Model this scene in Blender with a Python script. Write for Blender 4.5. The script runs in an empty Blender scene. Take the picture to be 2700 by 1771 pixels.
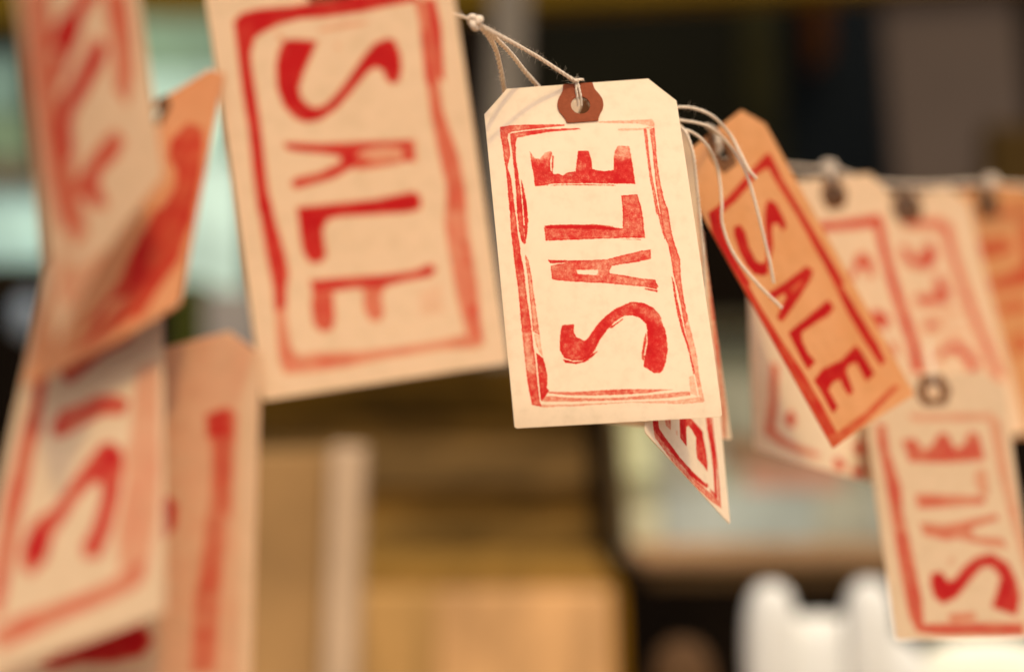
import bpy, math, random
import numpy as np
from mathutils import Vector, Matrix
random.seed(7)
rng = np.random.default_rng(11)
R = math.radians
C = bpy.context.scene.collection
scene = bpy.context.scene

# ---------------------------------------------------------------- camera
F, CX, CY = 3750.0, 1350.0, 885.5          # 50 mm lens on a 36 mm wide frame, photograph 2700 x 1771
cam = bpy.data.cameras.new('camera')
cam.lens = 50.0
cam.sensor_width = 36.0
cam.clip_start = 0.01
cam.clip_end = 60.0
cam.dof.use_dof = True
cam.dof.focus_distance = 0.429
cam.dof.aperture_fstop = 2.7
cam.dof.aperture_blades = 9
camo = bpy.data.objects.new('camera', cam)
camo.rotation_euler = (R(90), 0, 0)
C.objects.link(camo)
scene.camera = camo

# ---------------------------------------------------------------- light
SUN = Vector((0.16, -0.52, 0.84)).normalized()      # towards the sun
world = bpy.data.worlds.new('World')
scene.world = world
world.use_nodes = True
wn, wl = world.node_tree.nodes, world.node_tree.links
bg = wn['Background']
sky = wn.new('ShaderNodeTexSky')
sky.sky_type = 'NISHITA'
sky.sun_disc = False
sky.sun_elevation = math.asin(SUN.z)
sky.sun_rotation = math.atan2(SUN.x, SUN.y)
sky.dust_density = 6.0
sky.air_density = 0.6
sky.ozone_density = 0.5
wl.new(sky.outputs[0], bg.inputs[0])
bg.inputs[1].default_value = 0.15
sl = bpy.data.lights.new('sun', 'SUN')
sl.energy = 1.15
sl.angle = R(2.5)
sl.color = (1.0, 0.75, 0.38)
so = bpy.data.objects.new('sun', sl)
so.rotation_euler = SUN.to_track_quat('Z', 'Y').to_euler()
C.objects.link(so)
scene.view_settings.view_transform = 'Standard'
scene.view_settings.look = 'None'
scene.view_settings.exposure = 0.48
scene.view_settings.gamma = 1.0
scene.cycles.max_bounces = 8
scene.cycles.transmission_bounces = 6
scene.cycles.use_denoising = True

# ---------------------------------------------------------------- helpers
def at(px, py, d):
    """point seen at photograph pixel (px, py), d metres in front of the lens"""
    return Vector(((px - CX) / F * d, d, -(py - CY) / F * d))

def lin(c):
    return tuple(((v / 255) / 12.92 if v <= 10 else (((v / 255) + 0.055) / 1.055) ** 2.4) for v in c)

def empty(name, loc, label, cat, group=None):
    o = bpy.data.objects.new(name, None)
    o.location = loc
    o.empty_display_size = 0.01
    C.objects.link(o)
    tagp(o, label, cat, group)
    return o

def tagp(o, label, cat, group=None):
    o['label'] = label
    o['category'] = cat
    if group:
        o['group'] = group

def mesh_obj(name, verts, faces, mats, parent=None, smooth=True, origin=None, mat_idx=None):
    """verts in world metres; the object's own origin goes to `origin` or its parent's origin"""
    base = np.zeros(3)
    q = parent
    while q is not None:
        base = base + np.array(q.location)
        q = q.parent
    o0 = np.array(origin) if origin is not None else base
    v = np.asarray(verts, float) - o0
    me = bpy.data.meshes.new(name)
    if isinstance(faces, np.ndarray):
        n, k = faces.shape
        me.vertices.add(len(v)); me.vertices.foreach_set('co', v.astype(np.float32).ravel())
        me.loops.add(n * k); me.loops.foreach_set('vertex_index', faces.astype(np.int32).ravel())
        me.polygons.add(n)
        me.polygons.foreach_set('loop_start', np.arange(0, n * k, k, dtype=np.int32))
        me.polygons.foreach_set('loop_total', np.full(n, k, dtype=np.int32))
        me.update(calc_edges=True)
    else:
        me.from_pydata([tuple(p) for p in v], [], faces)
    for m in (mats if isinstance(mats, (list, tuple)) else [mats]):
        me.materials.append(m)
    if mat_idx is not None:
        me.polygons.foreach_set('material_index', np.asarray(mat_idx, np.int32))
    me.polygons.foreach_set('use_smooth', np.full(len(me.polygons), smooth))
    me.update()
    o = bpy.data.objects.new(name, me)
    o.location = Vector(o0 - base)
    o.parent = parent
    C.objects.link(o)
    return o

# smooth value noise in numpy, for ink coverage
_lat = rng.random((256, 256))
def vnoise(x, y, s=1.0, seed=0):
    x = np.asarray(x) * s + seed * 17.31; y = np.asarray(y) * s + seed * 7.77
    xi = np.floor(x).astype(int); yi = np.floor(y).astype(int)
    fx = x - xi; fy = y - yi
    fx = fx * fx * (3 - 2 * fx); fy = fy * fy * (3 - 2 * fy)
    g = lambda a, b: _lat[a % 256, b % 256]
    return ((1 - fx) * ((1 - fy) * g(xi, yi) + fy * g(xi, yi + 1)) + fx * ((1 - fy) * g(xi + 1, yi) + fy * g(xi + 1, yi + 1)))

def fbm(x, y, s, seed=0):
    return (vnoise(x, y, s, seed) + .5 * vnoise(x, y, 2 * s, seed + 1) + .25 * vnoise(x, y, 4 * s, seed + 2)) / 1.75

# ---------------------------------------------------------------- materials
class NT:
    def __init__(self, name):
        self.m = bpy.data.materials.new(name)
        self.m.use_nodes = True
        self.t = self.m.node_tree
        self.t.nodes.clear()
        self.out = self.n('ShaderNodeOutputMaterial')
    def n(self, kind, **kw):
        nd = self.t.nodes.new(kind)
        for k, v in kw.items():
            if k.startswith('i_'):
                key = k[2:].replace('_', ' ')
                nd.inputs[int(key) if key.isdigit() else key].default_value = v
            else:
                setattr(nd, k, v)
        return nd
    def l(self, a, b):
        self.t.links.new(a, b)
    def ramp(self, fac, stops):
        r = self.n('ShaderNodeValToRGB')
        el = r.color_ramp.elements
        while len(el) < len(stops):
            el.new(0.5)
        for e, (p, c) in zip(el, stops):
            e.position = p
            e.color = (*c, 1)
        self.l(fac, r.inputs[0])
        return r.outputs[0]
    def mul(self, a, b, fac=1.0):
        x = self.n('ShaderNodeMix', data_type='RGBA', blend_type='MULTIPLY')
        x.inputs[0].default_value = fac
        for s, v in ((6, a), (7, b)):
            if hasattr(v, 'links'):
                self.l(v, x.inputs[s])
            else:
                x.inputs[s].default_value = (*v, 1)
        return x.outputs[2]

def paper_material(name, base, thru, transl, mottle=True, ink=True, blotch=None):
    """card stock: fibres in fine relief, ink from the mesh attribute 'ink', light let through"""
    N = NT(name)
    tc = N.n('ShaderNodeTexCoord')
    nz = N.n('ShaderNodeTexNoise', i_Scale=260.0, i_Detail=5.0, i_Roughness=0.6)
    N.l(tc.outputs['Object'], nz.inputs['Vector'])
    big = N.n('ShaderNodeTexNoise', i_Scale=34.0, i_Detail=3.0)
    N.l(tc.outputs['Object'], big.inputs['Vector'])
    fib = N.ramp(nz.outputs[0], [(0.25, (0.91, 0.90, 0.87)), (0.5, (0.99, 0.99, 0.985)), (0.75, (1.02, 1.02, 1.02))])
    bl = N.ramp(big.outputs[0], [(0.3, blotch or (0.97, 0.96, 0.94)), (0.7, (1.0, 1.0, 1.0))])
    col = N.mul(N.mul(base, fib), bl)
    if ink:
        at_ = N.n('ShaderNodeAttribute', attribute_name='ink')
        d = at_.outputs['Fac']
        if mottle:
            sp = N.n('ShaderNodeTexNoise', i_Scale=2600.0, i_Detail=4.0, i_Roughness=0.75)
            N.l(tc.outputs['Object'], sp.inputs['Vector'])
            sp2 = N.n('ShaderNodeTexNoise', i_Scale=800.0, i_Detail=3.0)
            N.l(tc.outputs['Object'], sp2.inputs['Vector'])
            a = N.n('ShaderNodeMath', operation='ADD'); N.l(sp.outputs[0], a.inputs[0]); N.l(sp2.outputs[0], a.inputs[1])
            mr = N.n('ShaderNodeMapRange'); N.l(a.outputs[0], mr.inputs[0])
            for k, v in zip((1, 2, 3, 4), (0.68, 1.32, 0.22, 1.8)):
                mr.inputs[k].default_value = v
            # mottling fades where the ink lies thick
            p = N.n('ShaderNodeMath', operation='POWER'); N.l(d, p.inputs[0])
            inv = N.n('ShaderNodeMath', operation='SUBTRACT'); inv.inputs[0].default_value = 1.15; N.l(d, inv.inputs[1])
            mx = N.n('ShaderNodeMath', operation='MAXIMUM'); N.l(inv.outputs[0], mx.inputs[0]); mx.inputs[1].default_value = 0.15
            lg = N.n('ShaderNodeMath', operation='POWER'); N.l(mr.outputs[0], lg.inputs[0]); N.l(mx.outputs[0], lg.inputs[1])
            m2 = N.n('ShaderNodeMath', operation='MULTIPLY'); N.l(d, m2.inputs[0]); N.l(lg.outputs[0], m2.inputs[1])
            m2.use_clamp = True
            d = m2.outputs[0]
        tint = N.ramp(d, [(0.0, (1, 1, 1)), (0.25, (0.93, 0.62, 0.54)), (0.55, (0.82, 0.25, 0.20)), (0.8, (0.74, 0.055, 0.05)), (1.0, (0.66, 0.008, 0.012))])
        col = N.mul(col, tint)
    pr = N.n('ShaderNodeBsdfPrincipled', i_Roughness=0.8)
    pr.inputs['Specular IOR Level'].default_value = 0.25
    N.l(col, pr.inputs['Base Color'])
    tr = N.n('ShaderNodeBsdfTranslucent')
    N.l(N.mul(col, thru), tr.inputs['Color'])
    bump = N.n('ShaderNodeBump', i_Strength=0.22, i_Distance=0.0004)
    N.l(nz.outputs[0], bump.inputs['Height'])
    N.l(bump.outputs[0], pr.inputs['Normal'])
    mix = N.n('ShaderNodeMixShader', i_0=transl)
    N.l(pr.outputs[0], mix.inputs[1]); N.l(tr.outputs[0], mix.inputs[2])
    N.l(mix.outputs[0], N.out.inputs[0])
    return N.m

def plain(name, rgb, rough=0.7, noise=40.0, var=0.15, metal=0.0, stretch=None, bump=0.0):
    """matt surface of one base colour with slight grain or stain"""
    N = NT(name)
    tc = N.n('ShaderNodeTexCoord')
    mp = N.n('ShaderNodeMapping')
    if stretch:
        mp.inputs['Scale'].default_value = stretch
    N.l(tc.outputs['Object'], mp.inputs[0])
    nz = N.n('ShaderNodeTexNoise', i_Scale=noise, i_Detail=6.0, i_Roughness=0.6)
    N.l(mp.outputs[0], nz.inputs['Vector'])
    f = N.ramp(nz.outputs[0], [(0.3, (1 - var,) * 3), (0.7, (1 + var,) * 3)])
    pr = N.n('ShaderNodeBsdfPrincipled', i_Roughness=rough, i_Metallic=metal)
    N.l(N.mul(rgb, f), pr.inputs['Base Color'])
    pr.inputs['Specular IOR Level'].default_value = 0.5 if rough < 0.5 else 0.04
    if bump:
        b = N.n('ShaderNodeBump', i_Strength=bump, i_Distance=0.002)
        N.l(nz.outputs[0], b.inputs['Height']); N.l(b.outputs[0], pr.inputs['Normal'])
    N.l(pr.outputs[0], N.out.inputs[0])
    return N.m

KB = 1.30          # light reaching an upright surface at the back, used to turn seen colours into base colours
def seen(name, c, warm=(1.0, 0.88, 0.80), **kw):
    """base colour of a surface at the back, from how it looks in this light"""
    a = [min(v / (KB * w), 0.9) for v, w in zip(lin(c), warm)]
    return plain(name, tuple(a), **kw)
TAG_DATA = {
'T0': dict(c=[[-0.00923, 0.438, 0.07551], [0.04977, 0.44014, 0.08011], [0.06186, 0.41798, -0.02357], [0.00078, 0.41567, -0.02677]], bend=(0.0, 0.0), ink=[
 ([(0.213,0.201),(0.236,0.222),(0.261,0.225),(0.291,0.206),(0.323,0.204),(0.325,0.212),(0.308,0.234),(0.307,0.260),(0.319,0.274),(0.345,0.274),(0.367,0.280),(0.391,0.272),(0.436,0.270),(0.443,0.248),(0.459,0.208),(0.512,0.210),(0.521,0.238),(0.519,0.266),(0.547,0.272),(0.584,0.276),(0.629,0.273),(0.639,0.229),(0.660,0.203),(0.675,0.201),(0.723,0.205),(0.726,0.250),(0.727,0.290),(0.728,0.319),(0.443,0.306),(0.310,0.302),(0.246,0.307),(0.220,0.306),(0.220,0.270),(0.214,0.239)],0.82,1),
 ([(0.325,0.216),(0.332,0.218),(0.318,0.272),(0.310,0.271)],0.8,0.8),
 ([(0.265,0.306),(0.413,0.308),(0.627,0.319),(0.626,0.321),(0.413,0.311)],0.7,0.7),
 ([(0.649,0.352),(0.731,0.351),(0.741,0.391),(0.744,0.444),(0.742,0.402),(0.740,0.481),(0.673,0.478),(0.454,0.474),(0.244,0.471),(0.243,0.431),(0.272,0.427),(0.389,0.430),(0.506,0.437),(0.577,0.449),(0.636,0.449),(0.647,0.398)],0.62,1),
 ([(0.244,0.427),(0.272,0.426),(0.390,0.428),(0.506,0.434),(0.628,0.449),(0.631,0.453),(0.460,0.445),(0.256,0.435)],0.95,1),
 ([(0.478,0.430),(0.586,0.441),(0.586,0.443),(0.477,0.432)],0.7,0.7),
 ([(0.618,0.480),(0.716,0.485),(0.716,0.486),(0.618,0.481)],0.5,0.5),
 ([(0.254,0.545),(0.398,0.536),(0.536,0.537),(0.626,0.527),(0.716,0.518),(0.760,0.517),(0.755,0.543),(0.694,0.549),(0.598,0.554),(0.557,0.557),(0.543,0.568),(0.542,0.578),(0.613,0.587),(0.690,0.598),(0.762,0.605),(0.773,0.625),(0.763,0.632),(0.700,0.622),(0.522,0.606),(0.357,0.595),(0.271,0.588),(0.254,0.583)],0.62,0.9),
 ([(0.379,0.562),(0.436,0.564),(0.487,0.565),(0.488,0.574),(0.476,0.581),(0.433,0.578),(0.383,0.574)],-1,-1),
 ([(0.245,0.528),(0.252,0.538),(0.324,0.539),(0.433,0.539),(0.434,0.536),(0.340,0.533)],0.9,1),
 ([(0.702,0.629),(0.764,0.640),(0.769,0.636),(0.706,0.627)],0.9,1),
 ([(0.279,0.719),(0.337,0.718),(0.332,0.743),(0.344,0.756),(0.381,0.767),(0.396,0.762),(0.447,0.726),(0.502,0.698),(0.557,0.679),(0.632,0.664),(0.689,0.669),(0.736,0.685),(0.766,0.711),(0.771,0.737),(0.781,0.754),(0.779,0.804),(0.761,0.841),(0.742,0.863),(0.722,0.871),(0.695,0.868),(0.669,0.855),(0.652,0.850),(0.661,0.825),(0.685,0.784),(0.690,0.755),(0.690,0.730),(0.665,0.712),(0.631,0.703),(0.588,0.702),(0.542,0.716),(0.494,0.740),(0.452,0.768),(0.425,0.796),(0.386,0.816),(0.349,0.822),(0.313,0.821),(0.272,0.812),(0.255,0.790),(0.262,0.753),(0.274,0.728)],0.85,1),
 ([(0.265,0.816),(0.313,0.825),(0.355,0.825),(0.420,0.802),(0.437,0.799),(0.415,0.811),(0.369,0.827),(0.326,0.831),(0.273,0.826)],0.95,1),
 ([(0.683,0.755),(0.664,0.783),(0.646,0.825),(0.656,0.834),(0.665,0.804),(0.682,0.776)],0.6,0.85),
 ([(0.509,0.734),(0.579,0.711),(0.575,0.714),(0.520,0.735)],0.9,1),
 ([(0.072,0.130),(0.077,0.119),(0.127,0.115),(0.210,0.117),(0.330,0.121),(0.405,0.124),(0.404,0.128),(0.328,0.129),(0.222,0.132),(0.131,0.135),(0.111,0.141),(0.107,0.154),(0.112,0.181),(0.111,0.208),(0.096,0.234),(0.090,0.243),(0.103,0.279),(0.105,0.332),(0.107,0.385),(0.108,0.419),(0.107,0.446),(0.113,0.478),(0.111,0.509),(0.120,0.552),(0.120,0.604),(0.122,0.655),(0.127,0.706),(0.128,0.765),(0.131,0.828),(0.130,0.874),(0.131,0.928),(0.137,0.945),(0.094,0.939),(0.086,0.902),(0.083,0.860),(0.082,0.806),(0.080,0.755),(0.080,0.709),(0.082,0.658),(0.083,0.611),(0.079,0.550),(0.077,0.494),(0.076,0.433),(0.081,0.377),(0.079,0.375),(0.081,0.322),(0.083,0.265),(0.078,0.206),(0.076,0.171),(0.072,0.152)],0.68,0.95),
 ([(0.123,0.141),(0.221,0.136),(0.327,0.135),(0.477,0.139),(0.484,0.142),(0.341,0.143),(0.219,0.150),(0.154,0.155),(0.143,0.173),(0.138,0.227),(0.143,0.280),(0.145,0.333),(0.143,0.386),(0.140,0.447),(0.142,0.475),(0.133,0.477),(0.122,0.466),(0.117,0.435),(0.116,0.376),(0.123,0.310),(0.124,0.244),(0.122,0.190),(0.120,0.154)],0.75,0.95),
 ([(0.154,0.285),(0.161,0.307),(0.168,0.352),(0.167,0.413),(0.164,0.415),(0.155,0.445),(0.142,0.475),(0.142,0.423),(0.148,0.421),(0.150,0.369),(0.151,0.320)],0.9,1),
 ([(0.134,0.505),(0.148,0.529),(0.155,0.588),(0.160,0.682),(0.165,0.745),(0.147,0.736),(0.134,0.732),(0.136,0.660),(0.136,0.574),(0.133,0.531)],0.35,0.75),
 ([(0.165,0.745),(0.165,0.779),(0.170,0.809),(0.155,0.791),(0.142,0.766),(0.139,0.740)],0.12,0.4),
 ([(0.170,0.809),(0.180,0.851),(0.180,0.872),(0.173,0.892),(0.181,0.903),(0.141,0.932),(0.139,0.916),(0.138,0.849),(0.140,0.795)],0.85,1),
 ([(0.181,0.905),(0.296,0.910),(0.409,0.910),(0.543,0.910),(0.775,0.918),(0.647,0.924),(0.505,0.924),(0.365,0.921),(0.267,0.917),(0.177,0.909)],0.5,0.7),
 ([(0.151,0.917),(0.182,0.917),(0.293,0.926),(0.433,0.932),(0.574,0.932),(0.681,0.929),(0.859,0.926),(0.859,0.937),(0.714,0.941),(0.502,0.939),(0.291,0.936),(0.148,0.931)],0.42,0.5),
 ([(0.140,0.940),(0.290,0.944),(0.501,0.945),(0.782,0.949),(0.911,0.942),(0.925,0.946),(0.918,0.958),(0.815,0.959),(0.571,0.947),(0.289,0.949),(0.142,0.947)],0.22,0.35),
 ([(0.579,0.122),(0.707,0.125),(0.858,0.127),(0.868,0.136),(0.866,0.153),(0.850,0.148),(0.780,0.137),(0.668,0.131),(0.586,0.127)],0.25,0.3),
 ([(0.866,0.153),(0.857,0.229),(0.854,0.273),(0.855,0.317),(0.861,0.370),(0.875,0.405),(0.876,0.475),(0.886,0.511),(0.899,0.550),(0.893,0.589),(0.890,0.631),(0.891,0.673),(0.897,0.720),(0.876,0.749),(0.873,0.686),(0.867,0.639),(0.856,0.592),(0.856,0.544),(0.851,0.506),(0.836,0.473),(0.834,0.404),(0.831,0.338),(0.835,0.272),(0.840,0.206),(0.840,0.157)],0.5,0.85),
 ([(0.897,0.720),(0.909,0.775),(0.916,0.834),(0.914,0.887),(0.921,0.933),(0.923,0.954),(0.905,0.953),(0.898,0.908),(0.890,0.854),(0.881,0.803),(0.876,0.749)],0.28,0.4),
 ([(0.810,0.153),(0.825,0.156),(0.821,0.205),(0.818,0.249),(0.818,0.298),(0.824,0.351),(0.829,0.412),(0.839,0.414),(0.842,0.467),(0.837,0.488),(0.829,0.457),(0.821,0.414),(0.813,0.416),(0.811,0.359),(0.805,0.306),(0.807,0.249),(0.808,0.196)],0.45,0.8),
 ([(0.847,0.600),(0.854,0.617),(0.857,0.664),(0.866,0.715),(0.873,0.761),(0.885,0.799),(0.889,0.837),(0.897,0.875),(0.888,0.878),(0.882,0.833),(0.873,0.791),(0.860,0.757),(0.850,0.706),(0.846,0.651)],0.6,1),
 ([(0.865,0.886),(0.887,0.882),(0.894,0.941),(0.861,0.931)],0.22,0.25),
 ([(0.679,0.149),(0.799,0.152),(0.853,0.149),(0.852,0.154),(0.775,0.158),(0.678,0.155)],0.2,0.25),
 ([(0.207,0.196),(0.330,0.201),(0.311,0.220),(0.264,0.232),(0.235,0.226),(0.217,0.221)],-0.55,-0.55),
 ([(0.654,0.196),(0.736,0.200),(0.728,0.241),(0.681,0.244),(0.638,0.233)],-0.5,-0.45),
 ([(0.080,0.734),(0.115,0.735),(0.115,0.798),(0.127,0.849),(0.089,0.848),(0.079,0.789)],-0.45,-0.35),
 ([(0.759,0.677),(0.790,0.704),(0.777,0.741),(0.755,0.728),(0.739,0.702)],-0.3,-0.3),
 ([(0.638,0.673),(0.735,0.689),(0.748,0.728),(0.694,0.713)],-0.28,-0.3),
 ([(0.451,0.250),(0.477,0.249),(0.487,0.256),(0.467,0.262),(0.449,0.259)],-0.4,-0.4),
]),
'T1': dict(c=[[-0.07762, 0.35411, 0.09212], [-0.01689, 0.35592, 0.1016], [-0.00074, 0.34506, -0.00658], [-0.06025, 0.34336, -0.01561]], bend=(0.0015, 0), ink=[
 ([(0.101,0.139),(0.138,0.123),(0.206,0.119),(0.344,0.124),(0.483,0.123),(0.568,0.118),(0.821,0.133),(0.867,0.152),(0.822,0.153),(0.726,0.155),(0.613,0.160),(0.474,0.159),(0.364,0.154),(0.279,0.160),(0.209,0.173),(0.173,0.183),(0.147,0.218),(0.144,0.250),(0.144,0.313),(0.145,0.377),(0.141,0.455),(0.138,0.533),(0.147,0.585),(0.088,0.580),(0.090,0.482),(0.098,0.388),(0.094,0.293),(0.098,0.214)],0.95,0.95),
 ([(0.091,0.545),(0.134,0.549),(0.146,0.590),(0.169,0.677),(0.173,0.727),(0.151,0.769),(0.146,0.799),(0.099,0.811),(0.106,0.749),(0.096,0.680)],0.85,0.8),
 ([(0.146,0.799),(0.141,0.830),(0.143,0.891),(0.165,0.912),(0.253,0.913),(0.416,0.924),(0.581,0.928),(0.747,0.927),(0.832,0.922),(0.858,0.927),(0.913,0.950),(0.878,0.957),(0.742,0.948),(0.520,0.948),(0.353,0.955),(0.188,0.954),(0.101,0.949),(0.086,0.917),(0.091,0.856),(0.099,0.811)],0.42,0.3),
 ([(0.229,0.920),(0.386,0.932),(0.400,0.944),(0.273,0.944),(0.225,0.935)],0.6,0.4),
 ([(0.839,0.150),(0.894,0.155),(0.892,0.291),(0.884,0.407),(0.921,0.521),(0.928,0.601),(0.921,0.650),(0.844,0.644),(0.856,0.579),(0.845,0.515),(0.836,0.419),(0.839,0.325),(0.845,0.214)],0.5,0.6),
 ([(0.890,0.148),(0.921,0.157),(0.927,0.221),(0.908,0.346),(0.887,0.332),(0.881,0.249)],0.85,0.8),
 ([(0.844,0.217),(0.871,0.223),(0.870,0.311),(0.859,0.374),(0.835,0.340)],0.85,0.8),
 ([(0.848,0.609),(0.919,0.615),(0.916,0.709),(0.921,0.818),(0.911,0.895),(0.913,0.950),(0.850,0.939),(0.841,0.889),(0.830,0.826),(0.829,0.764),(0.826,0.670)],0.42,0.5),
 ([(0.878,0.706),(0.908,0.718),(0.904,0.776),(0.877,0.774)],0.7,0.6),
 ([(0.872,0.854),(0.910,0.858),(0.908,0.938),(0.877,0.938)],0.7,0.6),
 ([(0.291,0.199),(0.335,0.200),(0.421,0.212),(0.385,0.245),(0.349,0.277),(0.320,0.312),(0.323,0.335),(0.350,0.356),(0.382,0.365),(0.422,0.359),(0.472,0.338),(0.531,0.305),(0.604,0.260),(0.655,0.236),(0.707,0.229),(0.733,0.236),(0.747,0.269),(0.744,0.301),(0.725,0.331),(0.697,0.333),(0.679,0.324),(0.671,0.301),(0.641,0.289),(0.605,0.298),(0.527,0.339),(0.458,0.371),(0.386,0.391),(0.330,0.392),(0.289,0.379),(0.252,0.348),(0.235,0.305),(0.242,0.258),(0.263,0.222)],1,1),
 ([(0.434,0.184),(0.552,0.180),(0.652,0.182),(0.606,0.189),(0.438,0.191)],0.4,0.3),
 ([(0.255,0.186),(0.274,0.179),(0.293,0.190),(0.279,0.201)],0.3,0.2),
 ([(0.484,0.228),(0.502,0.223),(0.516,0.232),(0.498,0.239)],0.25,0.1),
 ([(0.231,0.431),(0.372,0.446),(0.591,0.459),(0.740,0.468),(0.744,0.516),(0.689,0.513),(0.702,0.484),(0.615,0.473),(0.531,0.476),(0.512,0.486),(0.524,0.503),(0.406,0.528),(0.293,0.537),(0.248,0.540),(0.234,0.526),(0.254,0.515),(0.355,0.511),(0.449,0.494),(0.446,0.481),(0.393,0.470),(0.259,0.452),(0.233,0.444)],0.85,0.8),
 ([(0.531,0.476),(0.703,0.481),(0.688,0.516),(0.523,0.508)],0.3,0.2),
 ([(0.706,0.467),(0.756,0.469),(0.749,0.519),(0.691,0.514)],0.6,0.5),
 ([(0.501,0.486),(0.535,0.482),(0.580,0.503),(0.691,0.506),(0.688,0.517),(0.576,0.519),(0.498,0.517)],0.6,0.5),
 ([(0.245,0.582),(0.336,0.585),(0.557,0.591),(0.720,0.586),(0.744,0.600),(0.738,0.625),(0.692,0.630),(0.549,0.623),(0.411,0.616),(0.361,0.618),(0.334,0.638),(0.331,0.669),(0.332,0.700),(0.303,0.713),(0.266,0.710),(0.244,0.683),(0.243,0.646)],1,1),
 ([(0.256,0.750),(0.404,0.756),(0.568,0.764),(0.679,0.764),(0.748,0.754),(0.764,0.768),(0.741,0.781),(0.618,0.783),(0.556,0.787),(0.506,0.789),(0.424,0.782),(0.369,0.781),(0.286,0.780),(0.259,0.778)],0.85,0.8),
 ([(0.556,0.787),(0.529,0.807),(0.530,0.847),(0.509,0.864),(0.472,0.858),(0.456,0.832),(0.462,0.789)],0.5,0.6),
 ([(0.260,0.775),(0.341,0.785),(0.336,0.803),(0.331,0.846),(0.315,0.866),(0.275,0.869),(0.246,0.851),(0.246,0.808)],0.6,0.7),
 ([(0.677,0.813),(0.781,0.797),(0.773,0.871),(0.741,0.868),(0.674,0.869)],0.1,0.05),
]),
'L1': dict(c=[[-0.09703, 0.26756, 0.10313], [-0.08852, 0.30178, 0.14047], [-0.07902, 0.32281, 0.0362], [-0.09402, 0.29381, -0.00153]], bend=(0.0, 0.002), ink=[
 ([(0.067,0.363),(0.293,0.423),(0.264,0.512),(0.268,0.623),(0.298,0.744),(0.343,0.890),(0.163,0.830),(0.081,0.703),(0.059,0.587),(0.051,0.478)],0.38,0.3),
 ([(0.112,0.375),(0.239,0.409),(0.241,0.452),(0.221,0.527),(0.229,0.611),(0.262,0.704),(0.333,0.760),(0.332,0.811),(0.343,0.890),(0.203,0.844),(0.116,0.728),(0.086,0.622),(0.077,0.539),(0.082,0.461)],0.5,0.3),
 ([(0.757,0.555),(0.906,0.596),(0.900,0.694),(0.883,0.748),(0.814,0.787),(0.754,0.739),(0.774,0.658),(0.759,0.596)],0.5,0.3),
 ([(0.577,0.505),(0.691,0.537),(0.556,0.539),(0.515,0.561),(0.371,0.584),(0.316,0.598),(0.267,0.578),(0.352,0.542),(0.264,0.512),(0.349,0.501),(0.488,0.514)],1,0.8),
 ([(0.633,0.614),(0.706,0.644),(0.670,0.662),(0.530,0.673),(0.417,0.673),(0.351,0.684),(0.342,0.746),(0.260,0.731),(0.245,0.657),(0.307,0.634),(0.441,0.635),(0.559,0.624)],0.95,0.7),
 ([(0.688,0.813),(0.745,0.846),(0.690,0.855),(0.567,0.843),(0.507,0.853),(0.554,0.913),(0.462,0.882),(0.414,0.844),(0.324,0.823),(0.306,0.803),(0.407,0.807),(0.508,0.804),(0.613,0.808)],0.65,0.5),
 ([(0.265,0.821),(0.362,0.859),(0.376,0.907),(0.302,0.908),(0.239,0.887),(0.247,0.849)],0.45,0.3),
 ([(0.107,0.865),(0.199,0.925),(0.352,0.972),(0.507,0.996),(0.473,1.008),(0.314,0.988),(0.192,0.987),(0.085,0.949),(0.065,0.902)],0.22,0.2),
]),
'L2': dict(c=[[-0.10221, 0.33771, 0.04687], [-0.0706, 0.35301, 0.06924], [-0.077, 0.33, 0.00752], [-0.10759, 0.31275, -0.01122]], bend=(0.0, 0.002), ink=[
 ([(0.784,0.196),(0.910,0.269),(0.949,0.357),(0.971,0.485),(0.971,0.696),(0.621,0.572),(0.730,0.515),(0.782,0.462),(0.770,0.398),(0.678,0.304),(0.673,0.229)],0.62,0.4),
 ([(0.669,0.512),(0.965,0.618),(0.952,0.700),(0.928,0.806),(0.807,0.883),(0.719,0.965),(0.628,0.924),(0.586,0.831),(0.477,0.819),(0.430,0.872),(0.316,0.887),(0.357,0.849),(0.492,0.756),(0.550,0.648)],0.68,0.45),
 ([(0.588,0.591),(0.670,0.601),(0.698,0.766),(0.653,0.831),(0.566,0.802),(0.569,0.700)],0.9,0.6),
 ([(0.597,0.835),(0.661,0.799),(0.727,0.878),(0.710,0.940),(0.562,0.953),(0.340,0.956),(0.258,0.953),(0.297,0.937)],0.55,0.4),
]),
'L3': dict(c=[[-0.11209, 0.34453, 0.02256], [-0.08607, 0.35081, 0.01735], [-0.07454, 0.3055, -0.05902], [-0.11288, 0.28994, -0.07071]], bend=(0, 0.002), ink=[
 ([(0.078,0.181),(0.163,0.214),(0.196,0.281),(0.168,0.373),(0.182,0.484),(0.079,0.483),(0.108,0.392),(0.113,0.283)],0.6,0.4),
 ([(0.282,0.309),(0.360,0.265),(0.537,0.243),(0.750,0.191),(0.818,0.187),(0.734,0.234),(0.546,0.275),(0.412,0.323),(0.338,0.346),(0.282,0.336)],0.8,0.6),
 ([(0.267,0.464),(0.308,0.425),(0.441,0.412),(0.534,0.391),(0.676,0.395),(0.758,0.415),(0.723,0.442),(0.585,0.436),(0.456,0.462),(0.358,0.481),(0.293,0.483)],0.7,0.5),
 ([(0.082,0.483),(0.163,0.484),(0.169,0.559),(0.152,0.668),(0.146,0.773),(0.141,0.874),(0.091,0.869),(0.076,0.768),(0.060,0.628)],0.55,0.4),
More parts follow.
